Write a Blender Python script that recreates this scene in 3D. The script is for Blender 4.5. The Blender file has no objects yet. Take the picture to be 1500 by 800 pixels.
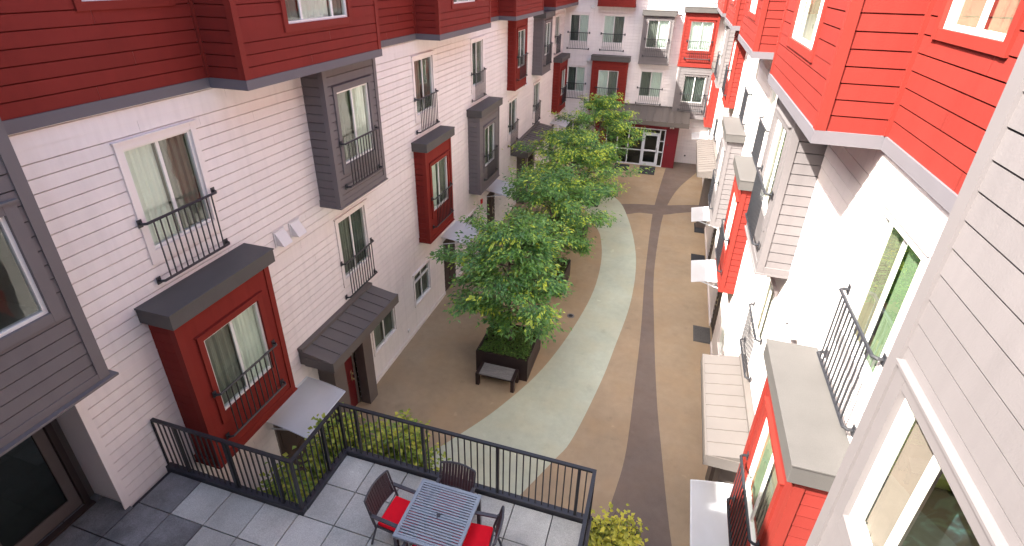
import bpy, math, random
from mathutils import Vector, Matrix, Euler

random.seed(7)
SC = bpy.context.scene
COL = SC.collection

# ------------------------------------------------------------------ helpers
class MB:
    """collects faces, builds ONE mesh object"""
    def __init__(self):
        self.v = []; self.f = []; self.mi = []
    def face(self, pts, mi=0):
        n = len(self.v)
        self.v.extend([tuple(p) for p in pts]); self.f.append(tuple(range(n, n + len(pts)))); self.mi.append(mi)
    def solid(self, p, mi=0):
        """p: 8 points, bottom 4 (ccw) then top 4"""
        n = len(self.v); self.v.extend([tuple(q) for q in p])
        for q in ((3, 2, 1, 0), (4, 5, 6, 7), (0, 1, 5, 4), (1, 2, 6, 5), (2, 3, 7, 6), (3, 0, 4, 7)):
            self.f.append(tuple(n + i for i in q)); self.mi.append(mi)
    def box(self, x0, x1, y0, y1, z0, z1, mi=0):
        self.solid([(x0, y0, z0), (x1, y0, z0), (x1, y1, z0), (x0, y1, z0), (x0, y0, z1), (x1, y0, z1), (x1, y1, z1), (x0, y1, z1)], mi)
    def bar(self, a, b, w, h=None, up=(0, 0, 1), mi=0):
        a = Vector(a); b = Vector(b); h = h or w
        t = (b - a).normalized(); u = Vector(up)
        if abs(t.dot(u)) > .95: u = Vector((1, 0, 0))
        s = t.cross(u).normalized(); u = s.cross(t).normalized()
        s *= w / 2; u *= h / 2
        self.solid([a - s - u, a + s - u, a + s + u, a - s + u, b - s - u, b + s - u, b + s + u, b - s + u], mi)
    def tube(self, pts, rad, n=8, mi=0, cap=True):
        pts = [Vector(p) for p in pts]
        if not isinstance(rad, (list, tuple)): rad = [rad] * len(pts)
        base = len(self.v); pv = None
        for i, p in enumerate(pts):
            t = (pts[min(i + 1, len(pts) - 1)] - pts[max(i - 1, 0)]).normalized()
            if pv is None:
                r = Vector((0, 0, 1)) if abs(t.z) < .9 else Vector((1, 0, 0))
                s = t.cross(r).normalized()
            else:
                s = (pv - t * pv.dot(t)).normalized()
            pv = s; u = t.cross(s)
            for k in range(n):
                a = 2 * math.pi * k / n
                self.v.append(tuple(p + (s * math.cos(a) + u * math.sin(a)) * rad[i]))
        for i in range(len(pts) - 1):
            for k in range(n):
                self.f.append((base + i * n + k, base + i * n + (k + 1) % n, base + (i + 1) * n + (k + 1) % n, base + (i + 1) * n + k)); self.mi.append(mi)
        if cap:
            self.f.append(tuple(base + k for k in reversed(range(n)))); self.mi.append(mi)
            m = base + (len(pts) - 1) * n
            self.f.append(tuple(m + k for k in range(n))); self.mi.append(mi)
    def build(self, name, mats, parent=None, off=None, smooth=False, bevel=0):
        me = bpy.data.meshes.new(name)
        o0 = Vector(off) if off is not None else (Vector(parent['_o']) if parent is not None and '_o' in parent else Vector((0, 0, 0)))
        me.from_pydata([tuple(Vector(v) - o0) for v in self.v], [], self.f)
        if not isinstance(mats, (list, tuple)): mats = [mats]
        for m in mats: me.materials.append(m)
        if len(mats) > 1:
            me.polygons.foreach_set('material_index', self.mi)
        if smooth: me.polygons.foreach_set('use_smooth', [True] * len(me.polygons))
        me.update()
        o = bpy.data.objects.new(name, me); COL.objects.link(o)
        if parent is not None:
            o.parent = parent
            if '_o' in parent and off is None: o['_o'] = tuple(o0)
        elif off is not None: o.location = off
        if bevel:
            b = o.modifiers.new('bevel', 'BEVEL'); b.width = bevel; b.segments = 2; b.limit_method = 'ANGLE'
        return o

def tag(o, label=None, cat=None, group=None, kind=None):
    if label: o['label'] = label
    if cat: o['category'] = cat
    if group: o['group'] = group
    if kind: o['kind'] = kind
    return o
def thing(name, label, cat, loc, group=None, rz=0, world=False):
    o = bpy.data.objects.new(name, None); COL.objects.link(o)
    o.location = loc; o.rotation_euler = (0, 0, rz); o.empty_display_size = .2
    tag(o, label, cat, group)
    if world: o['_o'] = tuple(loc)     # parts are written in world coordinates
    return o
def copy_tree(o, parent=None):
    c = o.copy(); COL.objects.link(c)
    if parent is not None: c.parent = parent
    for ch in list(o.children): copy_tree(ch, c)
    return c
class Frame:
    """wall frame: u along the wall, d out of it, z up"""
    def __init__(self, o, u, n):
        self.o = Vector((o[0], o[1], 0)); self.u = Vector((u[0], u[1], 0)); self.n = Vector((n[0], n[1], 0))
    def __call__(self, u, d, z):
        p = self.o + self.u * u + self.n * d; return Vector((p.x, p.y, z))
    def box(self, mb, u0, u1, d0, d1, z0, z1, mi=0):
        P = self
        mb.solid([P(u0, d0, z0), P(u1, d0, z0), P(u1, d1, z0), P(u0, d1, z0), P(u0, d0, z1), P(u1, d0, z1), P(u1, d1, z1), P(u0, d1, z1)], mi)

# ------------------------------------------------------------------ materials
def newmat(name):
    m = bpy.data.materials.new(name); m.use_nodes = True
    nt = m.node_tree; nt.nodes.clear()
    out = nt.nodes.new('ShaderNodeOutputMaterial')
    return m, nt, out
def N(nt, t, **k):
    n = nt.nodes.new(t)
    for a, b in k.items():
        if hasattr(n, a): setattr(n, a, b)
        else: n.inputs[a].default_value = b
    return n
def paint(name, col, rough=.6, var=.06, scale=3.0, stretch=(1, 1, 1), bump=.0, bscale=40, spec=.4, island=0.0, metal=0, streak=0.0, speck=0.0):
    m, nt, out = newmat(name); L = nt.links.new
    b = N(nt, 'ShaderNodeBsdfPrincipled'); b.inputs['Metallic'].default_value = metal
    b.inputs['Specular IOR Level'].default_value = spec
    tc = N(nt, 'ShaderNodeTexCoord'); mp = N(nt, 'ShaderNodeMapping'); mp.inputs['Scale'].default_value = stretch
    L(tc.outputs['Object'], mp.inputs['Vector'])
    n1 = N(nt, 'ShaderNodeTexNoise'); n1.inputs['Scale'].default_value = scale; n1.inputs['Detail'].default_value = 6; n1.inputs['Roughness'].default_value = .65
    L(mp.outputs[0], n1.inputs['Vector'])
    mr = N(nt, 'ShaderNodeMapRange'); mr.inputs[1].default_value = .25; mr.inputs[2].default_value = .75
    mr.inputs[3].default_value = 1 - var; mr.inputs[4].default_value = 1 + var
    L(n1.outputs['Fac'], mr.inputs[0]); val = mr.outputs[0]
    def mul(a, bsock):
        x = N(nt, 'ShaderNodeMath', operation='MULTIPLY'); L(a, x.inputs[0]); L(bsock, x.inputs[1]); return x.outputs[0]
    if island:
        g = N(nt, 'ShaderNodeNewGeometry'); r = N(nt, 'ShaderNodeMapRange')
        r.inputs[3].default_value = 1 - island; r.inputs[4].default_value = 1 + island
        L(g.outputs['Random Per Island'], r.inputs[0]); val = mul(val, r.outputs[0])
    if streak:
        mp2 = N(nt, 'ShaderNodeMapping'); mp2.inputs['Scale'].default_value = (5, 5, .35); L(tc.outputs['Object'], mp2.inputs['Vector'])
        n2 = N(nt, 'ShaderNodeTexNoise'); n2.inputs['Scale'].default_value = 1.6; n2.inputs['Detail'].default_value = 5; L(mp2.outputs[0], n2.inputs['Vector'])
        r = N(nt, 'ShaderNodeMapRange'); r.inputs[1].default_value = .45; r.inputs[2].default_value = .8
        r.inputs[3].default_value = 1; r.inputs[4].default_value = 1 - streak
        L(n2.outputs['Fac'], r.inputs[0]); val = mul(val, r.outputs[0])
    if speck:
        n3 = N(nt, 'ShaderNodeTexNoise'); n3.inputs['Scale'].default_value = 90; n3.inputs['Detail'].default_value = 3; L(tc.outputs['Object'], n3.inputs['Vector'])
        r = N(nt, 'ShaderNodeMapRange'); r.inputs[1].default_value = .3; r.inputs[2].default_value = .7
        r.inputs[3].default_value = 1 - speck; r.inputs[4].default_value = 1 + speck
        L(n3.outputs['Fac'], r.inputs[0]); val = mul(val, r.outputs[0])
    vm = N(nt, 'ShaderNodeVectorMath', operation='SCALE'); vm.inputs[0].default_value = col; L(val, vm.inputs['Scale'])
    L(vm.outputs[0], b.inputs['Base Color'])
    rr = N(nt, 'ShaderNodeMapRange'); rr.inputs[3].default_value = max(.03, rough - .08); rr.inputs[4].default_value = min(1, rough + .08)
    L(n1.outputs['Fac'], rr.inputs[0]); L(rr.outputs[0], b.inputs['Roughness'])
    if bump:
        nb = N(nt, 'ShaderNodeTexNoise'); nb.inputs['Scale'].default_value = bscale; nb.inputs['Detail'].default_value = 4; L(mp.outputs[0], nb.inputs['Vector'])
        bp = N(nt, 'ShaderNodeBump'); bp.inputs['Strength'].default_value = bump; bp.inputs['Distance'].default_value = .01
        L(nb.outputs['Fac'], bp.inputs['Height']); L(bp.outputs[0], b.inputs['Normal'])
    L(b.outputs[0], out.inputs[0]); return m

WHITE_SIDING = paint('white_siding', (.80, .748, .725), .62, .035, 1.2, (1, 1, 1), .15, 60, .3, island=.025, streak=.09)
WHITE_TRIM = paint('white_trim', (.80, .745, .72), .5, .03, 3)
RED_SIDING = paint('red_siding', (.205, .027, .021), .65, .07, 1.5, (1, 1, 1), .15, 60, .10, island=.05, streak=.10)
RED_TRIM = paint('red_trim', (.205, .027, .020), .6, .05, 3, spec=.12)
GREY_SIDING = paint('grey_siding', (.165, .150, .151), .65, .05, 1.5, (1, 1, 1), .15, 60, .12, island=.03, streak=.08)
GREY_TRIM = paint('grey_trim', (.165, .150, .151), .6, .04, 3, spec=.12)
BAND = paint('grey_band', (.145, .135, .148), .6, .05, 3, spec=.15)
CAP = paint('cap_metal', (.092, .087, .083), .55, .10, 2.0, spec=.25, speck=.06)
METAL_ROOF = paint('seam_metal', (.115, .101, .092), .45, .08, 1.5, spec=.5, speck=.03)
VINYL = paint('white_vinyl', (.78, .77, .74), .35, .02, 4)
BLACK_METAL = paint('black_metal', (.022, .023, .028), .42, .15, 8, spec=.5)
CURB = paint('dark_curb', (.03, .031, .04), .45, .2, 6, spec=.5)
ALU = paint('silver_frame', (.62, .65, .69), .35, .04, 4, metal=0)
ROOM = paint('room_wall', (.30, .29, .24), .8, .05, 1)
ROOM_GREEN = paint('room_green_wall', (.72, .78, .34), .8, .05, 1)
CURTAIN = paint('pale_blind', (.74, .79, .74), .8, .04, 6)
CURTAIN_GREY = paint('grey_blind', (.24, .25, .225), .8, .08, 6)
CURTAIN_DARK = paint('dark_drape', (.13, .15, .14), .8, .1, 6)
DOOR_RED = paint('door_red', (.11, .009, .012), .4, .06, 3)
PANEL_RED = paint('entry_red', (.16, .010, .018), .5, .06, 3)
TAUPE = paint('taupe_frame', (.135, .112, .102), .5, .06, 3)
BROWN_DOOR = paint('brown_door', (.05, .035, .03), .45, .1, 3)
BRASS = paint('door_hardware', (.7, .6, .4), .3, .05, 5, metal=1)
PLANTER = paint('dark_planter', (.028, .017, .017), .5, .25, 3, (1, 1, 1), .1)
WEATHERED = paint('weathered_wood', (.20, .19, .19), .8, .3, 5, (1, 12, 12), .3, 20, speck=.2)
SOIL = paint('soil', (.05, .035, .025), .95, .4, 8)
BARK = paint('bark', (.13, .105, .085), .9, .3, 6, (1, 1, .3), .5, 30)
STAINED_SHADED = paint('stained_shaded_tile', (.17, .175, .178), .55, .55, 2.2, (1, 1, 1), .25, 120, .3, island=.2, speck=.25)  # tiles by the recessed door: overhang shade plus dirt darkened into the colour
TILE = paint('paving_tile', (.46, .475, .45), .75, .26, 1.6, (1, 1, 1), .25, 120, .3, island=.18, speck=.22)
JOINT = paint('tile_joint', (.035, .035, .037), .9, .1, 4)
GRATE = paint('cast_iron', (.10, .095, .09), .7, .2, 20)
MAT = paint('door_mat', (.035, .037, .042), .95, .1, 60, bump=.4, bscale=200)
RED_PAD = paint('red_fabric', (.78, .012, .028), .85, .05, 20, bump=.15, bscale=200, spec=.1)
SLAT_GREY = paint('grey_slat', (.25, .305, .37), .45, .06, 6, spec=.5)
CHAIR_METAL = paint('chair_metal', (.055, .055, .066), .42, .1, 8, spec=.5)
CHAIR_SLING = paint('chair_back_slats', (.06, .042, .05), .6, .12, 20)
CORE = paint('building_mass', (.3, .29, .28), .8, .05, 1)
ROOFM = paint('roof_membrane', (.3, .3, .3), .8, .05, 1)
HOODM = paint('vent_plastic', (.72, .70, .69), .45, .03, 5)
LAMPM = paint('lamp_housing', (.75, .75, .73), .4, .03, 5)
RED_DEV = paint('alarm_red', (.5, .02, .02), .4, .03, 5)

def ground_mat(name, col, var=.12, speck=.08):
    m, nt, out = newmat(name); L = nt.links.new
    b = N(nt, 'ShaderNodeBsdfPrincipled'); b.inputs['Specular IOR Level'].default_value = .35
    tc = N(nt, 'ShaderNodeTexCoord')
    def noise(s, d, lo, hi, a, c, vec=None):
        n = N(nt, 'ShaderNodeTexNoise'); n.inputs['Scale'].default_value = s; n.inputs['Detail'].default_value = d; n.inputs['Roughness'].default_value = .6
        L(vec or tc.outputs['Object'], n.inputs['Vector'])
        r = N(nt, 'ShaderNodeMapRange'); r.inputs[1].default_value = lo; r.inputs[2].default_value = hi; r.inputs[3].default_value = a; r.inputs[4].default_value = c
        L(n.outputs['Fac'], r.inputs[0]); return n, r.outputs[0]
    n1, a = noise(.55, 8, .3, .7, 1 - var, 1 + var)
    n2, c = noise(5, 6, .3, .7, 1 - var * .5, 1 + var * .5)
    n3, d = noise(60, 4, .3, .7, 1 - speck, 1 + speck)
    n4, e = noise(2.1, 7, .60, .74, 1, .84)          # old stains
    n5, f5 = noise(1.5, 3, .69, .73, 1, 1.22)        # pale scuffs
    x = a
    for s in (c, d, e, f5):
        mm = N(nt, 'ShaderNodeMath', operation='MULTIPLY'); L(x, mm.inputs[0]); L(s, mm.inputs[1]); x = mm.outputs[0]
    vm = N(nt, 'ShaderNodeVectorMath', operation='SCALE'); vm.inputs[0].default_value = col; L(x, vm.inputs['Scale'])
    hs = N(nt, 'ShaderNodeMix', data_type='RGBA', blend_type='MIX')
    L(vm.outputs[0], hs.inputs[6]); hs.inputs[7].default_value = (col[0] * 1.12, col[1] * .98, col[2] * .82, 1)
    nn, fac = noise(.9, 5, .45, .75, 0, .5); L(fac, hs.inputs[0])
    L(hs.outputs[2], b.inputs['Base Color'])
    _, ro = noise(1.3, 5, .3, .7, .48, .74); L(ro, b.inputs['Roughness'])
    bp = N(nt, 'ShaderNodeBump'); bp.inputs['Strength'].default_value = .12; bp.inputs['Distance'].default_value = .01
    L(n3.outputs['Fac'], bp.inputs['Height']); L(bp.outputs[0], b.inputs['Normal'])
    L(b.outputs[0], out.inputs[0]); return m
G_BROWN = ground_mat('concrete_brown', (.345, .262, .170), .13, .07)
G_GREEN = ground_mat('concrete_sage', (.45, .485, .385), .11, .06)
G_DARK = ground_mat('concrete_umber', (.168, .130, .107), .12)

def glass_mat(name, tint, rough=.0, k=.62):
    m, nt, out = newmat(name); L = nt.links.new
    tr = N(nt, 'ShaderNodeBsdfTransparent'); tr.inputs[0].default_value = (*tint, 1)
    gl = N(nt, 'ShaderNodeBsdfGlossy'); gl.inputs['Roughness'].default_value = rough; gl.inputs[0].default_value = (.95, 1, .97, 1)
    fr = N(nt, 'ShaderNodeFresnel'); fr.inputs[0].default_value = 1.55
    mu = N(nt, 'ShaderNodeMath', operation='MULTIPLY_ADD'); mu.inputs[1].default_value = k; mu.inputs[2].default_value = .01
    mu.use_clamp = True
    L(fr.outputs[0], mu.inputs[0])
    tc = N(nt, 'ShaderNodeTexCoord'); nz = N(nt, 'ShaderNodeTexNoise'); nz.inputs['Scale'].default_value = 1.3
    L(tc.outputs['Object'], nz.inputs['Vector']); bp = N(nt, 'ShaderNodeBump'); bp.inputs['Strength'].default_value = .06; bp.inputs['Distance'].default_value = .05
    L(nz.outputs['Fac'], bp.inputs['Height']); L(bp.outputs[0], gl.inputs['Normal'])
    mx = N(nt, 'ShaderNodeMixShader'); L(mu.outputs[0], mx.inputs[0]); L(tr.outputs[0], mx.inputs[1]); L(gl.outputs[0], mx.inputs[2])
    L(mx.outputs[0], out.inputs[0]); return m
GLASS = glass_mat('window_glass', (.87, .93, .89))
GLASS_DARK = glass_mat('entry_glass', (.35, .38, .38))

GLASS_CLEAR = glass_mat('clear_glass', (.94, .96, .91), k=.22)

def awning_mat():
    m, nt, out = newmat('frosted_awning'); L = nt.links.new
    b = N(nt, 'ShaderNodeBsdfPrincipled'); b.inputs['Base Color'].default_value = (.74, .77, .80, 1); b.inputs['Roughness'].default_value = .28
    t = N(nt, 'ShaderNodeBsdfTranslucent'); t.inputs[0].default_value = (.7, .73, .77, 1)
    tr = N(nt, 'ShaderNodeBsdfTransparent')
    mx = N(nt, 'ShaderNodeMixShader'); mx.inputs[0].default_value = .35; L(b.outputs[0], mx.inputs[1]); L(t.outputs[0], mx.inputs[2])
    m2 = N(nt, 'ShaderNodeMixShader')
    nz = N(nt, 'ShaderNodeTexNoise'); nz.inputs['Scale'].default_value = 2.5; nz.inputs['Detail'].default_value = 5
    r = N(nt, 'ShaderNodeMapRange'); r.inputs[3].default_value = .02; r.inputs[4].default_value = .18; L(nz.outputs['Fac'], r.inputs[0]); L(r.outputs[0], m2.inputs[0])
    L(mx.outputs[0], m2.inputs[1]); L(tr.outputs[0], m2.inputs[2]); L(m2.outputs[0], out.inputs[0]); return m
AWNING = awning_mat()

def leaf_mat(name, c0, c1, c2, gloss=.42):
    """c0..c2: leaf colours picked leaf by leaf"""
    m, nt, out = newmat(name); L = nt.links.new
    at = N(nt, 'ShaderNodeAttribute', attribute_name='tint')
    cr = N(nt, 'ShaderNodeValToRGB'); e = cr.color_ramp.elements
    e[0].position = 0; e[0].color = (*c0, 1); e[1].position = 1; e[1].color = (*c2, 1)
    k = e.new(.62); k.color = (*c1, 1)
    L(at.outputs['Fac'], cr.inputs[0])
    b = N(nt, 'ShaderNodeBsdfPrincipled'); b.inputs['Roughness'].default_value = gloss; b.inputs['Specular IOR Level'].default_value = .45
    L(cr.outputs[0], b.inputs['Base Color'])
    t = N(nt, 'ShaderNodeBsdfTranslucent')
    hs = N(nt, 'ShaderNodeHueSaturation'); hs.inputs['Saturation'].default_value = 1.1; hs.inputs['Value'].default_value = 1.25; L(cr.outputs[0], hs.inputs['Color']); L(hs.outputs[0], t.inputs[0])
    mx = N(nt, 'ShaderNodeMixShader'); mx.inputs[0].default_value = .26; L(b.outputs[0], mx.inputs[1]); L(t.outputs[0], mx.inputs[2])
    L(mx.outputs[0], out.inputs[0]); return m
LEAF = leaf_mat('tree_leaf', (.065, .18, .065), (.22, .42, .10), (.58, .66, .08), .34)
COVER = leaf_mat('ground_cover_leaf', (.05, .11, .025), (.10, .19, .035), (.2, .3, .05))
SHRUB = leaf_mat('shrub_leaf', (.09, .17, .035), (.22, .32, .05), (.50, .50, .07))
YELLOW = leaf_mat('yellow_shrub_leaf', (.15, .21, .035), (.46, .47, .06), (.72, .66, .09))

def art_mat():
    m, nt, out = newmat('dark_painting'); L = nt.links.new
    b = N(nt, 'ShaderNodeBsdfPrincipled'); b.inputs['Roughness'].default_value = .5
    tc = N(nt, 'ShaderNodeTexCoord')
    n = N(nt, 'ShaderNodeTexNoise'); n.inputs['Scale'].default_value = 3.2; n.inputs['Detail'].default_value = 3; n.inputs['Distortion'].default_value = 2.4
    L(tc.outputs['Object'], n.inputs['Vector'])
    cr = N(nt, 'ShaderNodeValToRGB'); e = cr.color_ramp.elements
    e[0].position = .38; e[0].color = (.012, .014, .016, 1); e[1].position = .78; e[1].color = (.42, .45, .12, 1)
    for p, c in ((.5, (.03, .04, .05)), (.58, (.05, .12, .13)), (.66, (.16, .24, .2))):
        k = e.new(p); k.color = (*c, 1)
    L(n.outputs['Fac'], cr.inputs[0]); L(cr.outputs[0], b.inputs['Base Color']); L(b.outputs[0], out.inputs[0]); return m
ART = art_mat()

# ------------------------------------------------------------------ wall pieces
GAP = .015
PITCH, LIP, ZOFF = .1762, .007, 8.7976 - 49 * .1762
def siding(mb, F, u0, u1, z0, z1, d=0., holes=(), mi=0):
    """lapped boards with openings left out"""
    zs = {z0, z1}
    k = math.floor((z0 - ZOFF) / PITCH)
    zb = ZOFF + k * PITCH
    boards = []
    while zb < z1 - 1e-6:
        boards.append((zb, zb + PITCH)); zb += PITCH
    for b0, b1 in boards:
        cuts = sorted({max(b0, z0), min(b1, z1)} | {h[2] for h in holes if b0 < h[2] < b1 and z0 < h[2] < z1} | {h[3] for h in holes if b0 < h[3] < b1 and z0 < h[3] < z1})
        for c0, c1 in zip(cuts[:-1], cuts[1:]):
            if c1 - c0 < 1e-5: continue
            zm = (c0 + c1) / 2
            segs = [(u0, u1)]
            for h in holes:
                if h[2] < zm < h[3]:
                    ns = []
                    for a, b in segs:
                        if h[1] <= a or h[0] >= b: ns.append((a, b)); continue
                        if h[0] > a: ns.append((a, h[0]))
                        if h[1] < b: ns.append((h[1], b))
                    segs = ns
            da = d + LIP * (1 - (c0 - b0) / PITCH); db = d + LIP * (1 - (c1 - b0) / PITCH)
            cut = []
            for a, b in segs:                                   # butt joints between board lengths
                x = a + 1.2 + 2.6 * ((round(b0 / PITCH) * .6180339) % 1)
                while b - x > .8: cut.append((a, x - .0015)); a = x + .0015; x = a + 3.66
                cut.append((a, b))
            for a, b in cut:
                if b - a < 1e-4: continue
                if abs(c0 - b0) < 1e-5 and c1 - c0 > GAP * 1.5:     # shadow gap under the lap
                    g = c0 + GAP; e = d - .035
                    mb.face([F(a, e, c0), F(b, e, c0), F(b, e, g), F(a, e, g)], mi)
                    mb.face([F(a, e, g), F(b, e, g), F(b, da, g), F(a, da, g)], mi)
                    mb.face([F(a, e, c0), F(b, e, c0), F(b, d, c0), F(a, d, c0)], mi)
                else: g = c0
                mb.face([F(a, da, g), F(b, da, g), F(b, db, c1), F(a, db, c1)], mi)

def sheet(mb, F, u0, u1, d, z0, z1, amp=.02, per=.11, axis='v'):
    n = max(2, int((u1 - u0) / per * 4)); pr = None; ph = random.random() * 6
    for i in range(n + 1):
        u = u0 + (u1 - u0) * i / n
        dd = d + amp * math.sin(ph + 2 * math.pi * (u - u0) / per) + amp * .5 * math.sin(ph * 3 + 2.3 * (u - u0) / per)
        if pr: mb.face([F(pr[0], pr[1], z0), F(u, dd, z0), F(u, dd, z1), F(pr[0], pr[1], z1)])
        pr = (u, dd)

CURTAIN_TAN = paint('tan_blind', (.28, .26, .19), .8, .06, 6)
CURTAIN_GREEN = paint('green_drape', (.25, .33, .20), .8, .1, 6)
CURTAIN_SAND = paint('sand_blind', (.19, .155, .14), .8, .06, 6)
CURT = {'s': CURTAIN_SAND, 't': CURTAIN_TAN, 'n': CURTAIN_GREEN, 'p': CURTAIN, 'g': CURTAIN_GREY, 'd': CURTAIN_DARK}
def railing(F, u0, u1, zt, zb, d, parent):
    mb = MB(); o = d + .10
    for z, r in ((zt, .021), (zb, .021)):
        mb.tube([F(u0, d + .005, z), F(u0, o - .04, z), F(u0 + .03, o, z), F(u1 - .03, o, z), F(u1, o - .04, z), F(u1, d + .005, z)], r, 6)
        for u in (u0, u1): F.box(mb, u - .035, u + .035, d + .002, d + .014, z - .06, z + .06)
    n = 12
    for i in range(1, n):
        u = u0 + .03 + (u1 - u0 - .06) * i / n
        F.box(mb, u - .008, u + .008, o - .008, o + .008, zb, zt)
    return mb.build('railing', BLACK_METAL, parent)

def window(F, root, u0, u1, z0, z1, d, trim, cur='pd', mull=(.5,), tw=(.10, .10, .20), rail=None, room=.8, transom=None, glass=None, roommat=None, frame=None, low=.06):
    """tw: trim width side/top/bottom"""
    fw = .042; mb = MB()
    F.box(mb, u0, u0 + fw, d - .09, d - .012, z0, z1); F.box(mb, u1 - fw, u1, d - .09, d - .012, z0, z1)
    F.box(mb, u0 + fw, u1 - fw, d - .09, d - .012, z0, z0 + fw); F.box(mb, u0 + fw, u1 - fw, d - .09, d - .012, z1 - fw, z1)
    for m in mull:
        um = u0 + (u1 - u0) * m
        F.box(mb, um - .025, um + .025, d - .062, d - .03, z0 + fw, z1 - fw)
    if transom: F.box(mb, u0 + fw, u1 - fw, d - .068, d - .006, transom - .025, transom + .025)
    w = mb.build('window', frame or VINYL, root)
    if trim is not None:
        t = MB(); a, b, c = tw; p = d + .032
        F.box(t, u0 - a, u0, d - .03, p, z0 - c, z1 + b); F.box(t, u1, u1 + a, d - .03, p, z0 - c, z1 + b)
        F.box(t, u0, u1, d - .03, p - .003, z1, z1 + b); F.box(t, u0, u1, d - .03, p - .003, z0 - c, z0)
        F.box(t, u0 - a - .02, u1 + a + .02, d, p + .025, z1 + b, z1 + b + .022)
        t.build('trim', trim, w)
    g = MB(); g.face([F(u0 + fw, d - .045, z0 + fw), F(u1 - fw, d - .045, z0 + fw), F(u1 - fw, d - .045, z1 - fw), F(u0 + fw, d - .045, z1 - fw)])
    g.build('pane', glass or GLASS, w)
    edges = [0] + list(mull) + [1]
    if len(cur) == len(edges) - 1:
        for c, a, b in zip(cur, edges[:-1], edges[1:]):
            if c in CURT:
                cm = MB(); ua = u0 + (u1 - u0) * a + .03; ub = u0 + (u1 - u0) * b - .03
                sheet(cm, F, ua, ub, d - .105, z0 + .02, z1 - .02, .012 if c == 'p' else .02, random.choice((.09, .1, .13)))
                cm.build('curtain', CURT[c], w)
    r = MB(); a0, a1, e0, e1 = u0 - .06, u1 + .06, z0 - low, z1 + .06; dd = d - .092; db = d - .092 - room
    q = lambda *p: r.face([F(*x) for x in p])
    q((a0, db, e0), (a1, db, e0), (a1, db, e1), (a0, db, e1))
    q((a0, dd, e0), (a0, db, e0), (a0, db, e1), (a0, dd, e1)); q((a1, dd, e0), (a1, db, e0), (a1, db, e1), (a1, dd, e1))
    q((a0, dd, e0), (a1, dd, e0), (a1, db, e0), (a0, db, e0)); q((a0, dd, e1), (a1, dd, e1), (a1, db, e1), (a0, db, e1))
    r.build('interior', roommat or ROOM, w)
    if rail: railing(F, rail[0], rail[1], rail[2], rail[3], d + rail[4] if len(rail) > 4 else d + .02, w)
    return w

def bay(F, root, u0, u1, z0, z1, dep, msid, mtrim, cap=None, win=None, skirt=True, flat=False):
    """projecting bay with lapped sides; win = (u0,u1,z0,z1)"""
    mb = MB(); h = [(win[0] - .005, win[1] + .005, win[2] - .005, win[3] + .005)] if win else []
    if flat and win:
        a, b, c0, c1 = h[0]; U0, U1, Z0 = u0 + .09, u1 - .09, z0 + .1
        for p, q, r, t in ((U0, a, Z0, z1), (b, U1, Z0, z1), (a, b, Z0, c0), (a, b, c1, z1)):
            mb.face([F(p, dep, r), F(q, dep, r), F(q, dep, t), F(p, dep, t)])
    else: siding(mb, F, u0 + .09, u1 - .09, z0 + .1, z1, dep, h)
    nl = Frame(F(u0, 0, 0), F.n, -F.u); nr = Frame(F(u1, 0, 0), F.n, F.u)
    siding(mb, nl, 0, dep - .09, z0 + .1, z1, 0); siding(mb, nr, 0, dep - .09, z0 + .1, z1, 0)
    mb.face([F(u0, 0, z0), F(u1, 0, z0), F(u1, dep, z0), F(u0, dep, z0)])
    mb.face([F(u0, 0, z1), F(u1, 0, z1), F(u1, dep, z1), F(u0, dep, z1)])
    b = mb.build('bay', msid, root)
    t = MB(); e = .022
    for ua, ub, s in ((u0 - e, u0 + .09, -1), (u1 - .09, u1 + e, 1)):
        F.box(t, ua, ub, dep - .09, dep + e, z0 + .002, z1 - .002)
    F.box(t, u0 + .09, u1 - .09, dep - .03, dep + e - .003, z0 + .004, z0 + .12)
    F.box(t, u0 - e - .01, u0 + .02, .0, dep - .09, z0 + .004, z0 + .12); F.box(t, u1 - .02, u1 + e + .01, .0, dep - .09, z0 + .004, z0 + .12)
    if skirt:
        F.box(t, u0 - .045, u1 + .045, .0, dep + .045, z0 - .03, z0 + .003)
    t.build('corner_trim', mtrim, b)
    if cap:
        c = MB(); c0, c1, od, mat = cap
        F.box(c, u0 - .10, u1 + .10, 0, od, c0, c1 - .02); F.box(c, u0 - .112, u1 + .112, 0, od + .012, c1 - .02, c1 + .006)
        c.build('cap', mat, b, bevel=.006)
    return b

def canopy(F, root, u0, u1, zw, zf, dep, drop=.24, mat=None, step=.33, sw=.013, sh=.02):
    mb = MB(); P = F
    mb.solid([P(u0, 0, zf - drop), P(u1, 0, zf - drop), P(u1, dep, zf - drop), P(u0, dep, zf - drop), P(u0, 0, zw), P(u1, 0, zw), P(u1, dep, zf), P(u0, dep, zf)])
    n = max(4, round((u1 - u0) / step))
    for i in range(1, n):
        u = u0 + (u1 - u0) * i / n
        mb.solid([P(u - sw, .14, zw - (zw - zf) * .14 / dep - .002), P(u + sw, .14, zw - (zw - zf) * .14 / dep - .002), P(u + sw, dep - .02, zf + .002), P(u - sw, dep - .02, zf + .002),
                  P(u - sw, .14, zw - (zw - zf) * .14 / dep + sh), P(u + sw, .14, zw - (zw - zf) * .14 / dep + sh), P(u + sw, dep - .02, zf + sh), P(u - sw, dep - .02, zf + sh)])
    F.box(mb, u0 - .01, u1 + .01, 0, .13, zw - .025, zw + .05)
    F.box(mb, u0 - .012, u1 + .012, dep - .02, dep + .014, zf - drop - .02, zf + .012)
    for a, b in ((u0 - .014, u0 + .01), (u1 - .01, u1 + .014)): F.box(mb, a, b, .13, dep - .02, zf - drop - .015, zf + .01)
    return mb.build('canopy', mat or METAL_ROOF, root)

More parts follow.
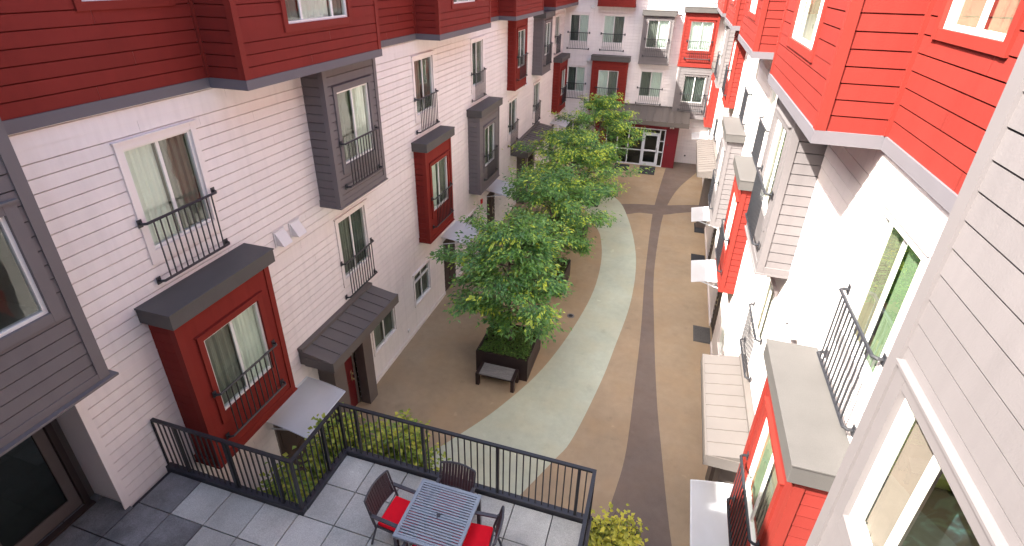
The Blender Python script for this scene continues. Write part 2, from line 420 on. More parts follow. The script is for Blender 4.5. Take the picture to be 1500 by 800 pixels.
def awning(F, root, u0, u1, z, dep):
    mb = MB(); n = 10
    prof = [(dep * i / n, z + .05 * math.sin(math.pi * .5 * (1 - i / n)) - .10 * (i / n) ** 2) for i in range(n + 1)]
    for (d0, z0), (d1, z1) in zip(prof[:-1], prof[1:]):
        mb.face([F(u0, d0, z0), F(u1, d0, z0), F(u1, d1, z1), F(u0, d1, z1)])
    a = mb.build('awning', AWNING, root, smooth=True)
    m2 = MB()
    for u in (u0, u1): m2.tube([F(u, d, zz) for d, zz in prof], .014, 6)
    m2.tube([F(u0, prof[-1][0], prof[-1][1]), F(u1, prof[-1][0], prof[-1][1])], .016, 6)
    F.box(m2, u0, u1, .0, .03, z + .03, z + .075)
    for u in (u0 + .12, u1 - .12): m2.bar(F(u, .02, z - .28), F(u, dep * .85, prof[8][1] - .02), .02, .03)
    m2.build('awning_frame', ALU, a)
    return a

def door(F, root, u0, u1, z0, z1, d, mat, glass=False):
    mb = MB(); F.box(mb, u0, u1, d - .05, d, z0, z1)
    for k in range(2):
        for c in range(2):
            ua = u0 + .1 + c * (u1 - u0 - .1) / 2; F.box(mb, ua, ua + (u1 - u0 - .3) / 2, d, d + .012, z0 + .15 + k * 1.0, z0 + .95 + k * 1.0)
    o = mb.build('door', mat, root)
    t = MB(); F.box(t, u0 - .08, u0, d - .06, d + .02, z0, z1 + .08); F.box(t, u1, u1 + .08, d - .06, d + .02, z0, z1 + .08); F.box(t, u0, u1, d - .06, d + .018, z1, z1 + .08)
    t.build('frame', TAUPE, o)
    h = MB(); u = u1 - .1
    for z in (z0 + .98, z0 + 1.16): h.tube([F(u, d + .01, z), F(u, d + .05, z), F(u, d + .075, z)], [.03, .018, .03], 8)
    F.box(h, u - .03, u + .03, d + .001, d + .014, z0 + .9, z0 + 1.25); h.build('handle', BRASS, o)
    return o

def vent(F, root, u, z):
    mb = MB(); w = .13
    a = [F(u - w, .02, z - .13), F(u + w, .02, z - .13), F(u + w, .2, z - .13), F(u - w, .2, z - .13)]
    t = [F(u - w, .02, z + .13), F(u + w, .02, z + .13), F(u + w, .035, z + .13), F(u - w, .035, z + .13)]
    mb.solid(a + t); F.box(mb, u - w - .03, u + w + .03, .01, .03, z - .16, z + .16)
    return mb.build('vent_hood', HOODM, root)

# ------------------------------------------------------------------ side wings
F3A, F3B, F2A, F2B = 6.95, 8.48, 3.95, 5.46      # window heights, third and second floor
Y_END = 33.72
ROOF = 14.42
def flush(u, c): return (u, u + 1.13, c)

def wing(F, side):
    left = side == 'L'
    root = thing('apartment_wing', 'shaded apartment wing of white siding with dark red top storey, left of the courtyard' if left else
                 'sunlit long apartment wing with bright red top storey, right of the courtyard', 'building', F(16, 0, 0), 'apartment wings round the courtyard', world=True)
    ustart = 3.36 if left else -.35
    flushes = [(4.95, 6.07, 3, 'pg'), (9.25, 10.38, 2, 'gd'), (13.55, 14.75, 3, 'gd'), (18.0, 19.1, 3, 'dg'), (22.45, 23.65, 2, 'gd'), (26.8, 27.95, 2, 'dg'), (31.15, 32.3, 3, 'dg')]
    if not left: flushes = [(a, b, c, 'nt') for a, b, c, d in flushes]
    small = [(10.1, 11.3), (12.63, 13.73), (17.0, 18.1), (28.6, 29.7)]
    doors = [(6.25, 7.15), (14.98, 15.88), (19.58, 20.48), (31.2, 32.1)]
    bays = [  # u0,u1,floor,depth,kind,cap, window u0, curtain
        (4.5, 6.45, 2, .5, 'r', 1, 4.87, 'gp'), (8.8, 10.72, 3, .5, 'g', 0, 9.15, 'gp'),
        (13.2, 15.05, 2, .36, 'r', 1, 13.55, 'pg'), (17.5, 19.72, 2, .45, 'g', 1, 18.0, 'gd'),
        (22.2, 23.95, 3, .35, 'r', 0, 22.5, 'gd'), (26.35, 28.15, 3, .5, 'g', 1, 26.7, 'pd'), (31.2, 33.3, 2, .4, 'r', 1, 31.7, 'dg')]
    holes = []
    for a, b, fl, c in flushes:
        z0, z1 = (F3A, F3B) if fl == 3 else (F2A, F2B); holes.append((a - .01, b + .01, z0 - .01, z1 + .01))
    for a, b in small: holes.append((a - .01, b + .01, .98, 2.07))
    for a, b in doors: holes.append((a - .07, b + .07, 0, 2.17))
    holes.append((8.2, 9.2, 0, 2.3)); holes.append((24.4, 26.0, 0, 2.3))
    for a, b, fl, dp, k, cp, wu, c in bays:
        z0 = 6.1 if fl == 3 else 3.05; holes.append((a + .1, b - .1, z0 + .1, z0 + 2.7))
    if not left: holes.append((1.6, 3.25, 6.12, 8.6))
    mb = MB(); siding(mb, F, ustart, Y_END, 0.0, 9.02, 0, holes)
    wall = mb.build('wall', WHITE_SIDING, root)
    base = MB(); 
    edges = [ustart] + sum([[a - .09, b + .09] for a, b in doors] + [[7.7, 9.62], [23.9, 26.5]], []) + [Y_END]
    edges.sort()
    for a, b in zip(edges[::2], edges[1::2]):
        base = MB(); F.box(base, a, b, 0, .03, .0, .14); base.build('base_trim', WHITE_TRIM, wall)
    # flush windows
    for a, b, fl, c in flushes:
        o = 0 if fl == 3 else -3.0
        window(F, root, a, b, F3A if fl == 3 else F2A, F3B if fl == 3 else F2B, .0, WHITE_TRIM, c, rail=(a - .1, b + .1, 7.43 + o, 6.49 + o, .03))
    for i, (a, b) in enumerate(small):
        window(F, root, a, b, .99, 2.06, 0, WHITE_TRIM, 'gd', tw=(.07, .07, .07), transom=1.78)
    for a, b in doors:
        door(F, root, a, b, .02, 2.1, -.05, BROWN_DOOR)
    for a in (6.0, 14.75, 19.33, 31.0): awning(F, root, a, a + 1.37, 2.40, .98)
    # bays
    for a, b, fl, dp, k, cp, wu, c in bays:
        z0 = 6.1 if fl == 3 else 3.06
        ms, mt = (RED_SIDING, RED_TRIM) if k == 'r' else (GREY_SIDING, GREY_TRIM)
        wz = (F3A, F3B) if fl == 3 else (F2A, F2B)
        ztop = 9.01 if fl == 3 else 6.02
        if fl == 3 and cp: ztop = 8.74
        if not left: c = 'nt' if fl == 3 else 'tn'
        bay(F, root, a, b, z0, ztop, dp, ms, mt, cap=(ztop - .005, ztop + .25, dp + .13, CAP) if cp else None, win=(wu, wu + 1.2, *wz), flat=(k == 'r'))
        o = 0 if fl == 3 else -3
        window(F, root, wu, wu + 1.2, wz[0], wz[1], dp, mt, c, tw=(.10, .11, .18), rail=(wu - .1, wu + 1.3, 7.45 + o, 6.50 + o, .03))
    # canopies and entry portals
    for a, b, pa, pb in ((7.28, 10.15, 7.75, 9.57), (22.85, 27.9, 23.95, 26.45)):
        canopy(F, root, a, b, 3.28, 3.12, .86, .22)
        p = MB(); w = .42
        F.box(p, pa, pa + w, 0, .44, 0, 2.88); F.box(p, pb - w + .04, pb, 0, .28, 0, 2.88); F.box(p, pa + w, pb - w + .04, 0, .26, 2.32, 2.88)
        F.box(p, pa + w, pb - w + .04, -.3, -.2, 0, 2.32)
        po = p.build('entry_portal', TAUPE, root)
        door(F, root, pb - w - .98, pb - w - .06, .02, 2.2, -.06, DOOR_RED)
    vent(F, root, 7.42, 5.98); vent(F, root, 7.87, 5.98); vent(F, root, 24.6, 5.98); vent(F, root, 24.95, 5.98)
    # grey near box
    gz = 6.08
    gh = [(1.75, 3.1, 7.22, 8.42)]
    g = MB(); siding(g, F, -.35, 3.285, gz + .1, ROOF - .1, .69, [(h[0] - .005, h[1] + .005, h[2] - .005, h[3] + .005) for h in gh])
    sf = Frame(F(3.375, 0, 0), F.n, F.u); siding(g, sf, 0, .6, gz + .1, ROOF - .1, 0)
    g.face([F(-.35, -.7, gz), F(3.375, -.7, gz), F(3.375, .69, gz), F(-.35, .69, gz)])
    gb = g.build('bay', GREY_SIDING, root)
    t = MB(); F.box(t, 3.275, 3.40, .60, .715, gz + .002, ROOF - .1); F.box(t, -.35, 3.275, .66, .71, gz + .004, gz + .11)
    F.box(t, -.35, 3.46, .60, .775, gz - .03, gz + .003); F.box(t, 3.37, 3.41, 0, .60, gz - .028, gz + .11)
    t.build('corner_trim', GREY_TRIM, gb)
    window(F, root, 1.75, 3.1, 7.22, 8.42, .69, GREY_TRIM, 'g-' if left else '-s', tw=(.12, .11, .12), room=1.6 if not left else .8, mull=(.667,) if not left else (.5,), roommat=ROOM_GREEN if not left else None, glass=None if left else GLASS_CLEAR, low=1.05 if not left else .06)
    if not left:
        a = MB(); F.box(a, 3.10, 3.125, -.15, .56, 6.85, 7.66); o = a.build('painting', ART, root)
        o['label'] = 'dark abstract painting leaning inside the window'
    # top storeys
    band = MB(); up = MB(); trims = []
    spans = [(6.62, 10.62), (13.74, 17.86), (20.86, 25.14), (27.68, Y_END)]
    D0, D1 = .03, .74; zb0, zb1 = 9.01, 9.16
    rec = []; p = -.35
    for a, b in spans: rec.append((p, a)); p = b
    recwin = [(5.03, 6.24), (11.55, 12.75), (18.75, 19.95)]
    baywin = [(7.76, 9.54), (14.72, 16.5), (22.1, 23.9), (29.3, 31.1)]
    uh = [(a - .005, b + .005, 10.29, 11.6) for a, b in recwin]
    for a, b in rec:
        if b - a < .05: continue
        siding(up, F, a + .02, b - .02, zb1, ROOF - .1, D0, uh); F.box(band, a, b, 0, D0 + .03, zb0, zb1)
        up.face([F(a, D0, zb1), F(b, D0, zb1), F(b, 0, zb1), F(a, 0, zb1)])
    for (a, b), w in zip(spans, baywin):
        siding(up, F, a + .09, b - .09, zb1, ROOF - .1, D1, [(w[0] - .005, w[1] + .005, 9.865, 11.3)])
        nl = Frame(F(a, 0, 0), F.n, -F.u); nr = Frame(F(b, 0, 0), F.n, F.u)
        siding(up, nl, D0 + .02, D1 - .09, zb1, ROOF - .1, 0)
        if b < Y_END: siding(up, nr, D0 + .02, D1 - .09, zb1, ROOF - .1, 0)
        F.box(band, a - .03, b + .03, D1 - .03, D1 + .03, zb0, zb1); F.box(band, a - .03, a + .03, D0 + .03, D1 - .03, zb0, zb1)
        F.box(band, b - .03, b + .03, D0 + .03, D1 - .03, zb0, zb1)
        up.face([F(a, 0, zb0 + .02), F(b, 0, zb0 + .02), F(b, D1, zb0 + .02), F(a, D1, zb0 + .02)])
        for u, s in ((a, -1), (b, 1)):
            ua, ub = (u - .022, u + .09) if s < 0 else (u - .09, u + .022)
            tr = MB(); F.box(tr, ua, ub, D1 - .09, D1 + .022, zb1 + .002, ROOF - .1); trims.append(tr)
            ui = (u - .04, u - .0) if s < 0 else (u + .0, u + .04)
            tr = MB(); F.box(tr, ui[0], ui[1], D0, D0 + .045, zb1 + .002, ROOF - .1); trims.append(tr)
    uo = up.build('upper_wall', RED_SIDING, root)
    band.build('band', BAND, uo)
    for tr in trims: tr.build('corner_trim', RED_TRIM, uo)
    for a, b in recwin[:3]: window(F, root, a, b, 10.30, 11.6, D0, RED_TRIM, 'pg' if left else 'tt', tw=(.09, .09, .10), room=.6)
    for a, b in baywin: window(F, root, a, b, 9.87, 11.3, D1, RED_TRIM, 'gpg' if left else 'ttt', tw=(.10, .10, .12), room=.6, mull=(.25, .75))
    # mass and roof
    m = MB(); q = MB(); 
    F.box(m, -.35, Y_END + 8, -8, -1.0, 0, ROOF - .12); m.build('rear_wall', CORE, root)
    F.box(q, -.35, Y_END + 8, -8, .80, ROOF - .1, ROOF); q.build('roof', ROOFM, root)
    e = MB(); F.box(e, -.38, -.35, -1, .69, 6.05 if left else 0, ROOF - .12); e.build('end_wall', GREY_SIDING, root)
    return root

FL = Frame((-7, 0), (0, 1), (1, 0)); FR = Frame((2.35, 0), (0, 1), (-1, 0))
WL = wing(FL, 'L'); WR = wing(FR, 'R')

# recessed terrace door under the grey box, left wing
r = MB()
r.face([FL(3.33, 0, 3.3), FL(3.33, -.72, 3.3), FL(3.33, -.72, 6.08), FL(3.33, 0, 6.08)])
FL.box(r, 3.332, 3.36, -.72, .004, 3.30, 6.08); FL.box(r, 3.25, 3.36, -.003, .022, 3.37, 6.08)
r.build('return_wall', WHITE_TRIM, WL)
r = MB(); FL.box(r, -.35, 3.33, -.80, -.72, 3.3, 6.08); r.build('recess_wall', TAUPE, WL)
d = MB(); da, db, dz0, dz1, dd = 2.05, 3.12, 3.40, 5.62, -.66
FL.box(d, da, da + .13, dd - .05, dd, dz0, dz1); FL.box(d, db - .13, db, dd - .05, dd, dz0, dz1)
FL.box(d, da + .13, db - .13, dd - .05, dd, dz0, dz0 + .22); FL.box(d, da + .13, db - .13, dd - .05, dd, dz1 - .13, dz1)
do = d.build('door', TAUPE, WL)
g = MB(); g.face([FL(da + .13, dd - .02, dz0 + .22), FL(db - .13, dd - .02, dz0 + .22), FL(db - .13, dd - .02, dz1 - .13), FL(da + .13, dd - .02, dz1 - .13)]); g.build('pane', GLASS_DARK, do)
g = MB(); g.face([FL(da + .1, dd - .045, dz0 + .1), FL(db - .1, dd - .045, dz0 + .1), FL(db - .1, dd - .045, dz1 - .1), FL(da + .1, dd - .045, dz1 - .1)]); g.build('blind', CURTAIN_DARK, do)
f = MB(); FL.box(f, db + .01, db + .09, -.72, -.62, 3.37, 5.72); FL.box(f, da - .09, da - .01, -.72, -.62, 3.37, 5.72); FL.box(f, da - .01, db + .01, -.72, -.622, dz1 + .01, 5.72); FL.box(f, da - .09, db + .09, -.62, -.52, 3.36, 3.395)
f.build('frame', BROWN_DOOR, do)

# ------------------------------------------------------------------ end wing
FB = Frame((0, Y_END), (1, 0), (0, -1))
EW = thing('apartment_wing', 'far apartment wing of pale lap siding with the glazed lobby entrance, closing the courtyard', 'building', (-2.3, Y_END, 0), 'apartment wings round the courtyard', world=True)
fw = [(-6.65, -5.52, 3, 'dp'), (-4.62, -3.4, 3, 'pg'), (-6.63, -5.52, 2, 'dp'), (-2.1, -.82, 2, 'gp')]
eb = [(-5.02, -2.9, 2, .5, 'r', (5.98, 6.27, CAP), -4.6, 'pg'), (-2.28, -.6, 3, .5, 'g', (8.60, 8.88, CAP), -2.02, 'gp'), (-.02, 1.82, 3, .5, 'r', (8.85, 9.12, CAP), .35, 'pp'), (.05, 1.97, 2, .5, 'g', None, .45, 'dd')]
h = [(a - .01, b + .01, (F3A if f == 3 else F2A) - .01, (F3B if f == 3 else F2B) + .01) for a, b, f, c in fw]
for a, b, f, dp, k, cp, wu, c in eb: h.append((a + .1, b - .1, 3.15 if f == 2 else 6.1, 5.8 if f == 2 else 8.7))
h += [(-6.56, -5.55, .9, 2.1), (-4.3, .6, 0, 2.6)]
tops = [(-6.65, -5.5, '', 0), (-2.1, -.9, '', 0), (.35, 1.6, '', 0)]
for a, b, *_ in tops: h.append((a - .01, b + .01, 9.94, 11.46))
m = MB(); siding(m, FB, -7, 2.35, 0, ROOF - .1, 0, h); m.build('wall', WHITE_SIDING, EW)
for a, b, f, c in fw:
    o = 0 if f == 3 else -3
    window(FB, EW, a, b, F3A if f == 3 else F2A, F3B if f == 3 else F2B, 0, WHITE_TRIM, c, rail=(a - .1, b + .1, 7.47 + o, 6.54 + o, .03))
for a, b, *_ in tops: window(FB, EW, a, b, 9.95, 11.45, 0, WHITE_TRIM, 'gp', rail=(a - .1, b + .1, 10.45, 9.50, .03))
window(FB, EW, -6.55, -5.56, .91, 2.09, 0, WHITE_TRIM, 'dd', tw=(.07, .07, .07))
for a, b, f, dp, k, cp, wu, c in eb:
    ms, mt = (RED_SIDING, RED_TRIM) if k == 'r' else (GREY_SIDING, GREY_TRIM)
    z0 = 2.98 if f == 2 else 5.96; zt = cp[0] if cp else 5.92
    wz = (F3A - .1, F3B - .1) if f == 3 else (F2A - .05, F2B - .03); o = -.1 if f == 3 else -3.05
    bay(FB, EW, a, b, z0, zt, dp, ms, mt, cap=(cp[0] - .005, cp[1], dp + .14, cp[2]) if cp else None, win=(wu, wu + 1.2, *wz))
    window(FB, EW, wu, wu + 1.2, wz[0], wz[1], dp, mt, c, tw=(.09, .10, .15), rail=(wu - .08, wu + 1.28, 7.45 + o, 6.5 + o, .03))
bay(FB, EW, -4.97, -2.88, 9.02, ROOF - .1, .6, RED_SIDING, RED_TRIM)
# lobby entrance
VY = 1.37
p = MB()
FB.box(p, -.10, .62, 0, VY, 0, 2.66); FB.box(p, -4.4, -3.66, 0, VY, 0, 2.66); FB.box(p, -3.66, -.10, 0, VY - .003, 2.36, 2.66)
lob = p.build('lobby_front', PANEL_RED, EW)
fr = MB(); fd0, fd1 = VY - .09, VY - .02
for u in (-3.63, -2.95, -2.27, -1.42, -.42, -.13): FB.box(fr, u - .03, u + .03, fd0, fd1, 0, 2.36)
for a, b, zz in ((-3.6, -2.98, .95), (-2.92, -2.30, .95), (-2.24, -1.45, .95), (-.39, -.16, .95), (-.39, -.16, 1.62)): FB.box(fr, a, b, fd0 + .002, fd1 - .002, zz - .028, zz + .028)
FB.box(fr, -3.6, -.16, fd0 + .002, fd1 - .002, 2.29, 2.36); FB.box(fr, -1.39, -.45, fd0 + .002, fd1 - .002, 2.04, 2.1); FB.box(fr, -3.6, -1.45, fd0 + .002, fd1 - .002, 0, .08); FB.box(fr, -.39, -.16, fd0 + .002, fd1 - .002, 0, .08)
sf = fr.build('storefront', ALU, EW)
g = MB(); g.face([FB(-3.63, VY - .055, .02), FB(-.13, VY - .055, .02), FB(-.13, VY - .055, 2.34), FB(-3.63, VY - .055, 2.34)]); g.build('pane', GLASS_DARK, sf)
dr = MB(); e0, e1 = VY - .045, VY + .005
FB.box(dr, -1.385, -1.27, e0, e1, .02, 2.03); FB.box(dr, -.565, -.455, e0, e1, .02, 2.03)
FB.box(dr, -1.27, -.565, e0, e1, .02, .24); FB.box(dr, -1.27, -.565, e0, e1, .93, 1.03); FB.box(dr, -1.27, -.565, e0, e1, 1.92, 2.03)
dro = dr.build('door', ALU, EW)
hh = MB(); hh.tube([FB(-.52, VY + .0, .85), FB(-.52, VY + .06, .87), FB(-.52, VY + .06, 1.18), FB(-.52, VY, 1.2)], .014, 6); hh.build('handle', BLACK_METAL, dro)
cy = MB(); FB.box(cy, .05, .11, VY, VY + .02, 1.4, 1.5); cy.build('card_reader', BLACK_METAL, EW)
i = MB(); FB.box(i, -3.66, -.1, -.9, -.85, 0, 2.6); i.face([FB(-3.66, -.85, .01), FB(-.1, -.85, .01), FB(-.1, VY - .1, .01), FB(-3.66, VY - .1, .01)]); i.build('lobby_interior', ROOM, EW)
canopy(FB, EW, -4.7, 1.12, 3.42, 2.96, 2.0, .24, step=.42, sw=.025, sh=.06)
l = MB()
for u, z, d0 in ((.2, 2.60, VY), (-5.33, 8.95, 0), (-5.32, 5.92, 0), (-.35, 8.75, 0)):
    FB.box(l, u - .09, u + .09, d0, d0 + .06, z - .07, z + .07)
    for s in (-.07, .07): l.tube([FB(u + s, d0 + .06, z - .02), FB(u + s, d0 + .16, z - .08)], [.035, .05], 8)
l.build('security_lamp', LAMPM, EW)
x = MB(); FB.box(x, 1.19, 1.28, 0, .03, .44, .53); x.build('hose_bib', BLACK_METAL, EW)
m = MB(); FB.box(m, -7, 2.35, -8, -1.0, 0, ROOF - .12); m.build('rear_wall', CORE, EW)
m = MB(); FB.box(m, -6.2, 1.55, -8, .62, ROOF - .098, ROOF - .002); m.build('roof', ROOFM, EW)
# horn strobe on the left wing
x = MB(); FL.box(x, 18.7, 18.84, .01, .07, 2.1, 2.28); x.build('alarm_horn', RED_DEV, WL)
for u, z in ((12.0, .42),):
    x = MB(); FL.box(x, u - .05, u + .05, .01, .06, z - .05, z + .05); x.build('outlet_box', HOODM, WL)

# near wing below and behind the viewpoint
FS = Frame((0, -.4), (1, 0), (0, 1))
NW = thing('apartment_wing', 'near apartment wing behind the terrace, white siding', 'building', (-2.3, -.4, 0), 'apartment wings round the courtyard', world=True)
m = MB(); siding(m, FS, -6.9, 2.3, 0, 10.9, 0, []); m.build('wall', WHITE_SIDING, NW)
m = MB(); FS.box(m, -14, 9, -8, -.05, 0, 10.85); m.build('rear_wall', CORE, NW)
m = MB(); FS.box(m, -14, -4.6, -8, -.052, 10.9, ROOF); m.build('upper_wall', GREY_SIDING, NW)  # unseen raised part, added to block sky light from the near-left corner

# ------------------------------------------------------------------ ground
def plane(name, pts, z, mat):
    b = MB(); b.face([(x, y, z) for x, y in pts]); o = b.build(name, mat); tag(o, kind='structure'); return o
plane('ground', [(-150, -150), (150, -150), (150, 200), (-150, 200)], 0, G_BROWN)
def spline(p, n=10):
    out = []
    for i in range(len(p) - 1):
        a = p[max(i - 1, 0)]; b = p[i]; c = p[i + 1]; d = p[min(i + 2, len(p) - 1)]
        for k in range(n):
            t = k / n
            out.append(tuple(.5 * (2 * b[j] + (c[j] - a[j]) * t + (2 * a[j] - 5 * b[j] + 4 * c[j] - d[j]) * t * t + (3 * b[j] - a[j] - 3 * c[j] + d[j]) * t ** 3) for j in (0, 1)))
    out.append(p[-1]); return out
def strip(name, A, B, z, mat):
    A = spline(A); B = spline(B)
    n = min(len(A), len(B)); b = MB()
    def at(L, t):
        i = t * (len(L) - 1); k = min(int(i), len(L) - 2); f = i - k
        return (L[k][0] * (1 - f) + L[k + 1][0] * f, L[k][1] * (1 - f) + L[k + 1][1] * f, z)
    m = 60
    for i in range(m):
        t0, t1 = i / m, (i + 1) / m
        b.face([at(A, t0), at(B, t0), at(B, t1), at(A, t1)])
    o = b.build(name, mat); tag(o, kind='structure'); return o
strip('green_path', [(-4.6, 28.2), (-3.4, 27.6), (-2.01, 26.15), (-1.25, 23.96), (-.66, 21.14), (-.41, 18.75), (-.40, 16.23), (-.62, 13.74), (-.8, 12.04), (-1.17, 9.8), (-1.50, 8.9), (-2.4, 7.0), (-3.6, 5.2)],
      [(-5.6, 26.4), (-4.4, 25.6), (-3.2, 23.9), (-2.5, 22.3), (-2.19, 21.31), (-1.88, 19.42), (-1.8, 16.95), (-2.08, 14.39), (-2.57, 12.08), (-3.22, 10.39), (-3.86, 9.18), (-5.0, 7.4), (-6.2, 5.9)], .004, G_GREEN)
strip('brown_path', [(.30, 33.7), (.17, 31.81), (-.06, 27.14), (-.13, 24.35), (-.04, 18.87), (.11, 15.12), (.16, 12.35), (.18, 9.8), (.04, 8.39), (-.25, 6.6), (-.6, 5.0)],
      [(2.35, 33.7), (2.01, 32.07), (1.07, 29.12), (.54, 26.37), (.33, 23.69), (.30, 18.99), (.53, 15.26), (.80, 11.98), (1.0, 10.27), (1.36, 7.58), (1.9, 5.0)], .008, G_DARK)
strip('cross_path', [(-1.95, 25.6), (-1.4, 25.8), (-.7, 26.0), (.3, 26.2), (1.3, 26.6), (2.35, 26.95)], [(-1.55, 24.3), (-1.2, 24.55), (-.7, 24.85), (.3, 24.95), (1.2, 25.5), (2.35, 26.1)], .002, G_DARK)

def doormat(x0, x1, y0, y1, label):
    b = MB(); b.box(x0, x1, y0, y1, .014, .026); o = b.build('doormat', MAT, off=((x0 + x1) / 2, (y0 + y1) / 2, 0))
    tag(o, label, 'doormat', 'doormats at the doors')
doormat(-1.36, -.42, 30.7, 32.2, 'black doormat in front of the glazed lobby door')
doormat(-2.9, -2.0, 30.9, 32.1, 'black doormat left of the lobby door, half hidden by tree leaves')
doormat(1.72, 2.28, 20.15, 21.15, 'dark doormat by the right wall, under the farther white awning')
doormat(1.86, 2.30, 23.4, 24.45, 'dark doormat by the right wall, at the near end of the far tan canopy')
b = MB()
b.box(1.83, 2.32, 14.95, 15.03, .012, .024); b.box(1.83, 2.32, 15.72, 15.8, .012, .024)
for k in range(9): b.box(1.83 + k * .055, 1.86 + k * .055, 15.03, 15.72, .012, .024)
for k in range(1, 8): b.box(1.83, 2.32, 15.03 + k * .086, 15.05 + k * .086, .0122, .0235)
b.box(1.80, 2.345, 14.92, 15.83, .002, .010)
tag(b.build('drain_grate', GRATE, off=(2.1, 15.4, 0)), 'square dark drain grate in the pavement beside the right wall', 'drain grate')
b = MB(); b.tube([(-2.3, 15.02, .006), (-2.3, 15.02, .02)], .13, 20); b.tube([(-2.3, 15.02, .02), (-2.3, 15.02, .024)], .075, 16, 1)
tag(b.build('floor_drain', [WEATHERED, BLACK_METAL], off=(-2.3, 15.02, 0)), 'small round floor drain in the brown pavement near the green path', 'drain')

# ------------------------------------------------------------------ terrace
TZ = 3.36
b = MB(); b.box(-7.02, -4.44, -.4, 4.04, 0.02, TZ - .05); b.box(-4.44, -.27, -.4, 5.20, .02, TZ - .05); b.box(-7.72, -7.02, -.4, 3.33, 3.0, TZ - .05)
tag(b.build('terrace_slab', JOINT), kind='structure')
b = MB(); xs = [-5.69 + .61 * k for k in range(-4, 10)]; ys = [4.57 - .581 * k for k in range(-2, 10)]
def tile(x0, x1, y0, y1):
    if x1 - x0 < .05 or y1 - y0 < .05: return
    g = .008; z = TZ + random.uniform(-.002, .002)
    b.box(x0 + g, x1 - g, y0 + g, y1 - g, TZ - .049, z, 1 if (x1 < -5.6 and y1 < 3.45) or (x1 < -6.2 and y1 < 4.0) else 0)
ys = sorted(ys)
for i in range(len(xs) - 1):
    for j in range(len(ys) - 1):
        x0, x1, y0, y1 = xs[i], xs[i + 1], ys[j], ys[j + 1]
        x0 = max(x0, -7.7); x1 = min(x1, -.33); y0 = max(y0, -.39)
        if x0 < -7.0: y1 = min(y1, 3.33)
        ymax = 5.16 if (x0 + x1) / 2 > -4.42 else 3.99
        if x0 < -4.42 < x1 and x1 - x0 > .1: x0 = x0
        y1 = min(y1, ymax); tile(x0, x1, y0, y1)
tag(b.build('terrace_paving', [TILE, STAINED_SHADED]), kind='structure')

RF = thing('terrace_railing', 'black metal balustrade stepping round the edge of the tiled terrace', 'railing', (-4.42, 4.05, TZ), world=True)
path = [(-6.96, 4.04), (-4.43, 4.04), (-4.43, 5.21), (-.28, 5.21), (-.28, -.38)]
zt = 4.45
kb = MB()
for (x0, y0), (x1, y1) in zip(path[:-1], path[1:]):
    if y0 == y1: kb.box(min(x0, x1) - .045, max(x0, x1) + .045, y0 - .05, y0 + .05, TZ - .2, TZ + .085)
    else: kb.box(x0 - .051, x0 + .051, min(y0, y1) + .05, max(y0, y1) - .05, TZ - .2, TZ + .083)
kb.build('curb', CURB, RF, bevel=.008)
tr = MB()
for (x0, y0), (x1, y1) in zip(path[:-1], path[1:]): tr.bar((x0, y0, zt), (x1, y1, zt), .05, .035)
for x, y in path[1:-1]: tr.box(x - .025, x + .025, y - .025, y + .025, zt - .0174, zt + .0176)
tr.tube([(-6.93, 4.04, zt), (-6.965, 4.04, zt - .02), (-6.98, 4.04, zt - .07), (-6.98, 4.04, TZ + .08)], .02, 6)
tr.build('top_rail', BLACK_METAL, RF)
pst = [(-6.55, 4.04), (-5.60, 4.04), (-4.75, 4.04), (-4.43, 4.04), (-4.43, 4.75), (-4.43, 5.21), (-4.13, 5.21), (-2.95, 5.21), (-1.72, 5.21), (-.49, 5.21), (-.28, 5.21), (-.28, 4.0), (-.28, 2.8), (-.28, 1.6), (-.28, .4)]
for x, y in pst:
    p = MB(); p.box(x - .022, x + .022, y - .022, y + .022, TZ + .086, zt - .018); p.build('post', BLACK_METAL, RF)
for (x0, y0), (x1, y1) in zip(path[:-1], path[1:]):
    L = math.hypot(x1 - x0, y1 - y0); n = round(L / .1025); p = MB()
    for i in range(1, n):
        x = x0 + (x1 - x0) * i / n; y = y0 + (y1 - y0) * i / n
        if any(abs(x - a) < .03 and abs(y - c) < .03 for a, c in pst): continue
        p.box(x - .0085, x + .0085, y - .0085, y + .0085, TZ + .086, zt - .018)
    p.build('baluster_panel', BLACK_METAL, RF)

# ------------------------------------------------------------------ table and chairs
T = thing('patio_table', 'square grey slatted metal table with dark legs on the tiled terrace', 'table', (-2.215, 4.16, TZ))
Tz = .735
b = MB(); s = .455
for x0, x1, y0, y1 in ((-s, s, -s, -s + .045), (-s, s, s - .045, s), (-s, -s + .045, -s + .045, s - .045), (s - .045, s, -s + .045, s - .045)): b.box(x0, x1, y0, y1, Tz - .04, Tz)
n = 21; w = (2 * s - .09) / n
for i in range(n):
    y = -s + .045 + w * (i + .5); b.box(-s + .045, s - .045, y - w * .30, y + w * .30, Tz - .022, Tz - .004)
b.box(-s + .05, s - .05, -.03, .03, Tz - .05, Tz - .023)
b.build('tabletop', SLAT_GREY, T)
for x in (-s + .03, s - .03):
    for y in (-s + .03, s - .03):
        l = MB(); l.box(x - .025, x + .025, y - .025, y + .025, 0, Tz - .041); l.build('leg', CHAIR_METAL, T)
b = MB(); b.tube([(0, 0, Tz - .02), (0, 0, Tz + .004)], .028, 14)
for a in (0.5, 2.6, 4.7): b.bar((0, 0, Tz + .006), (math.cos(a) * .05, math.sin(a) * .05, Tz + .006), .012, .006)
b.build('umbrella_hole_cap', CHAIR_METAL, T)

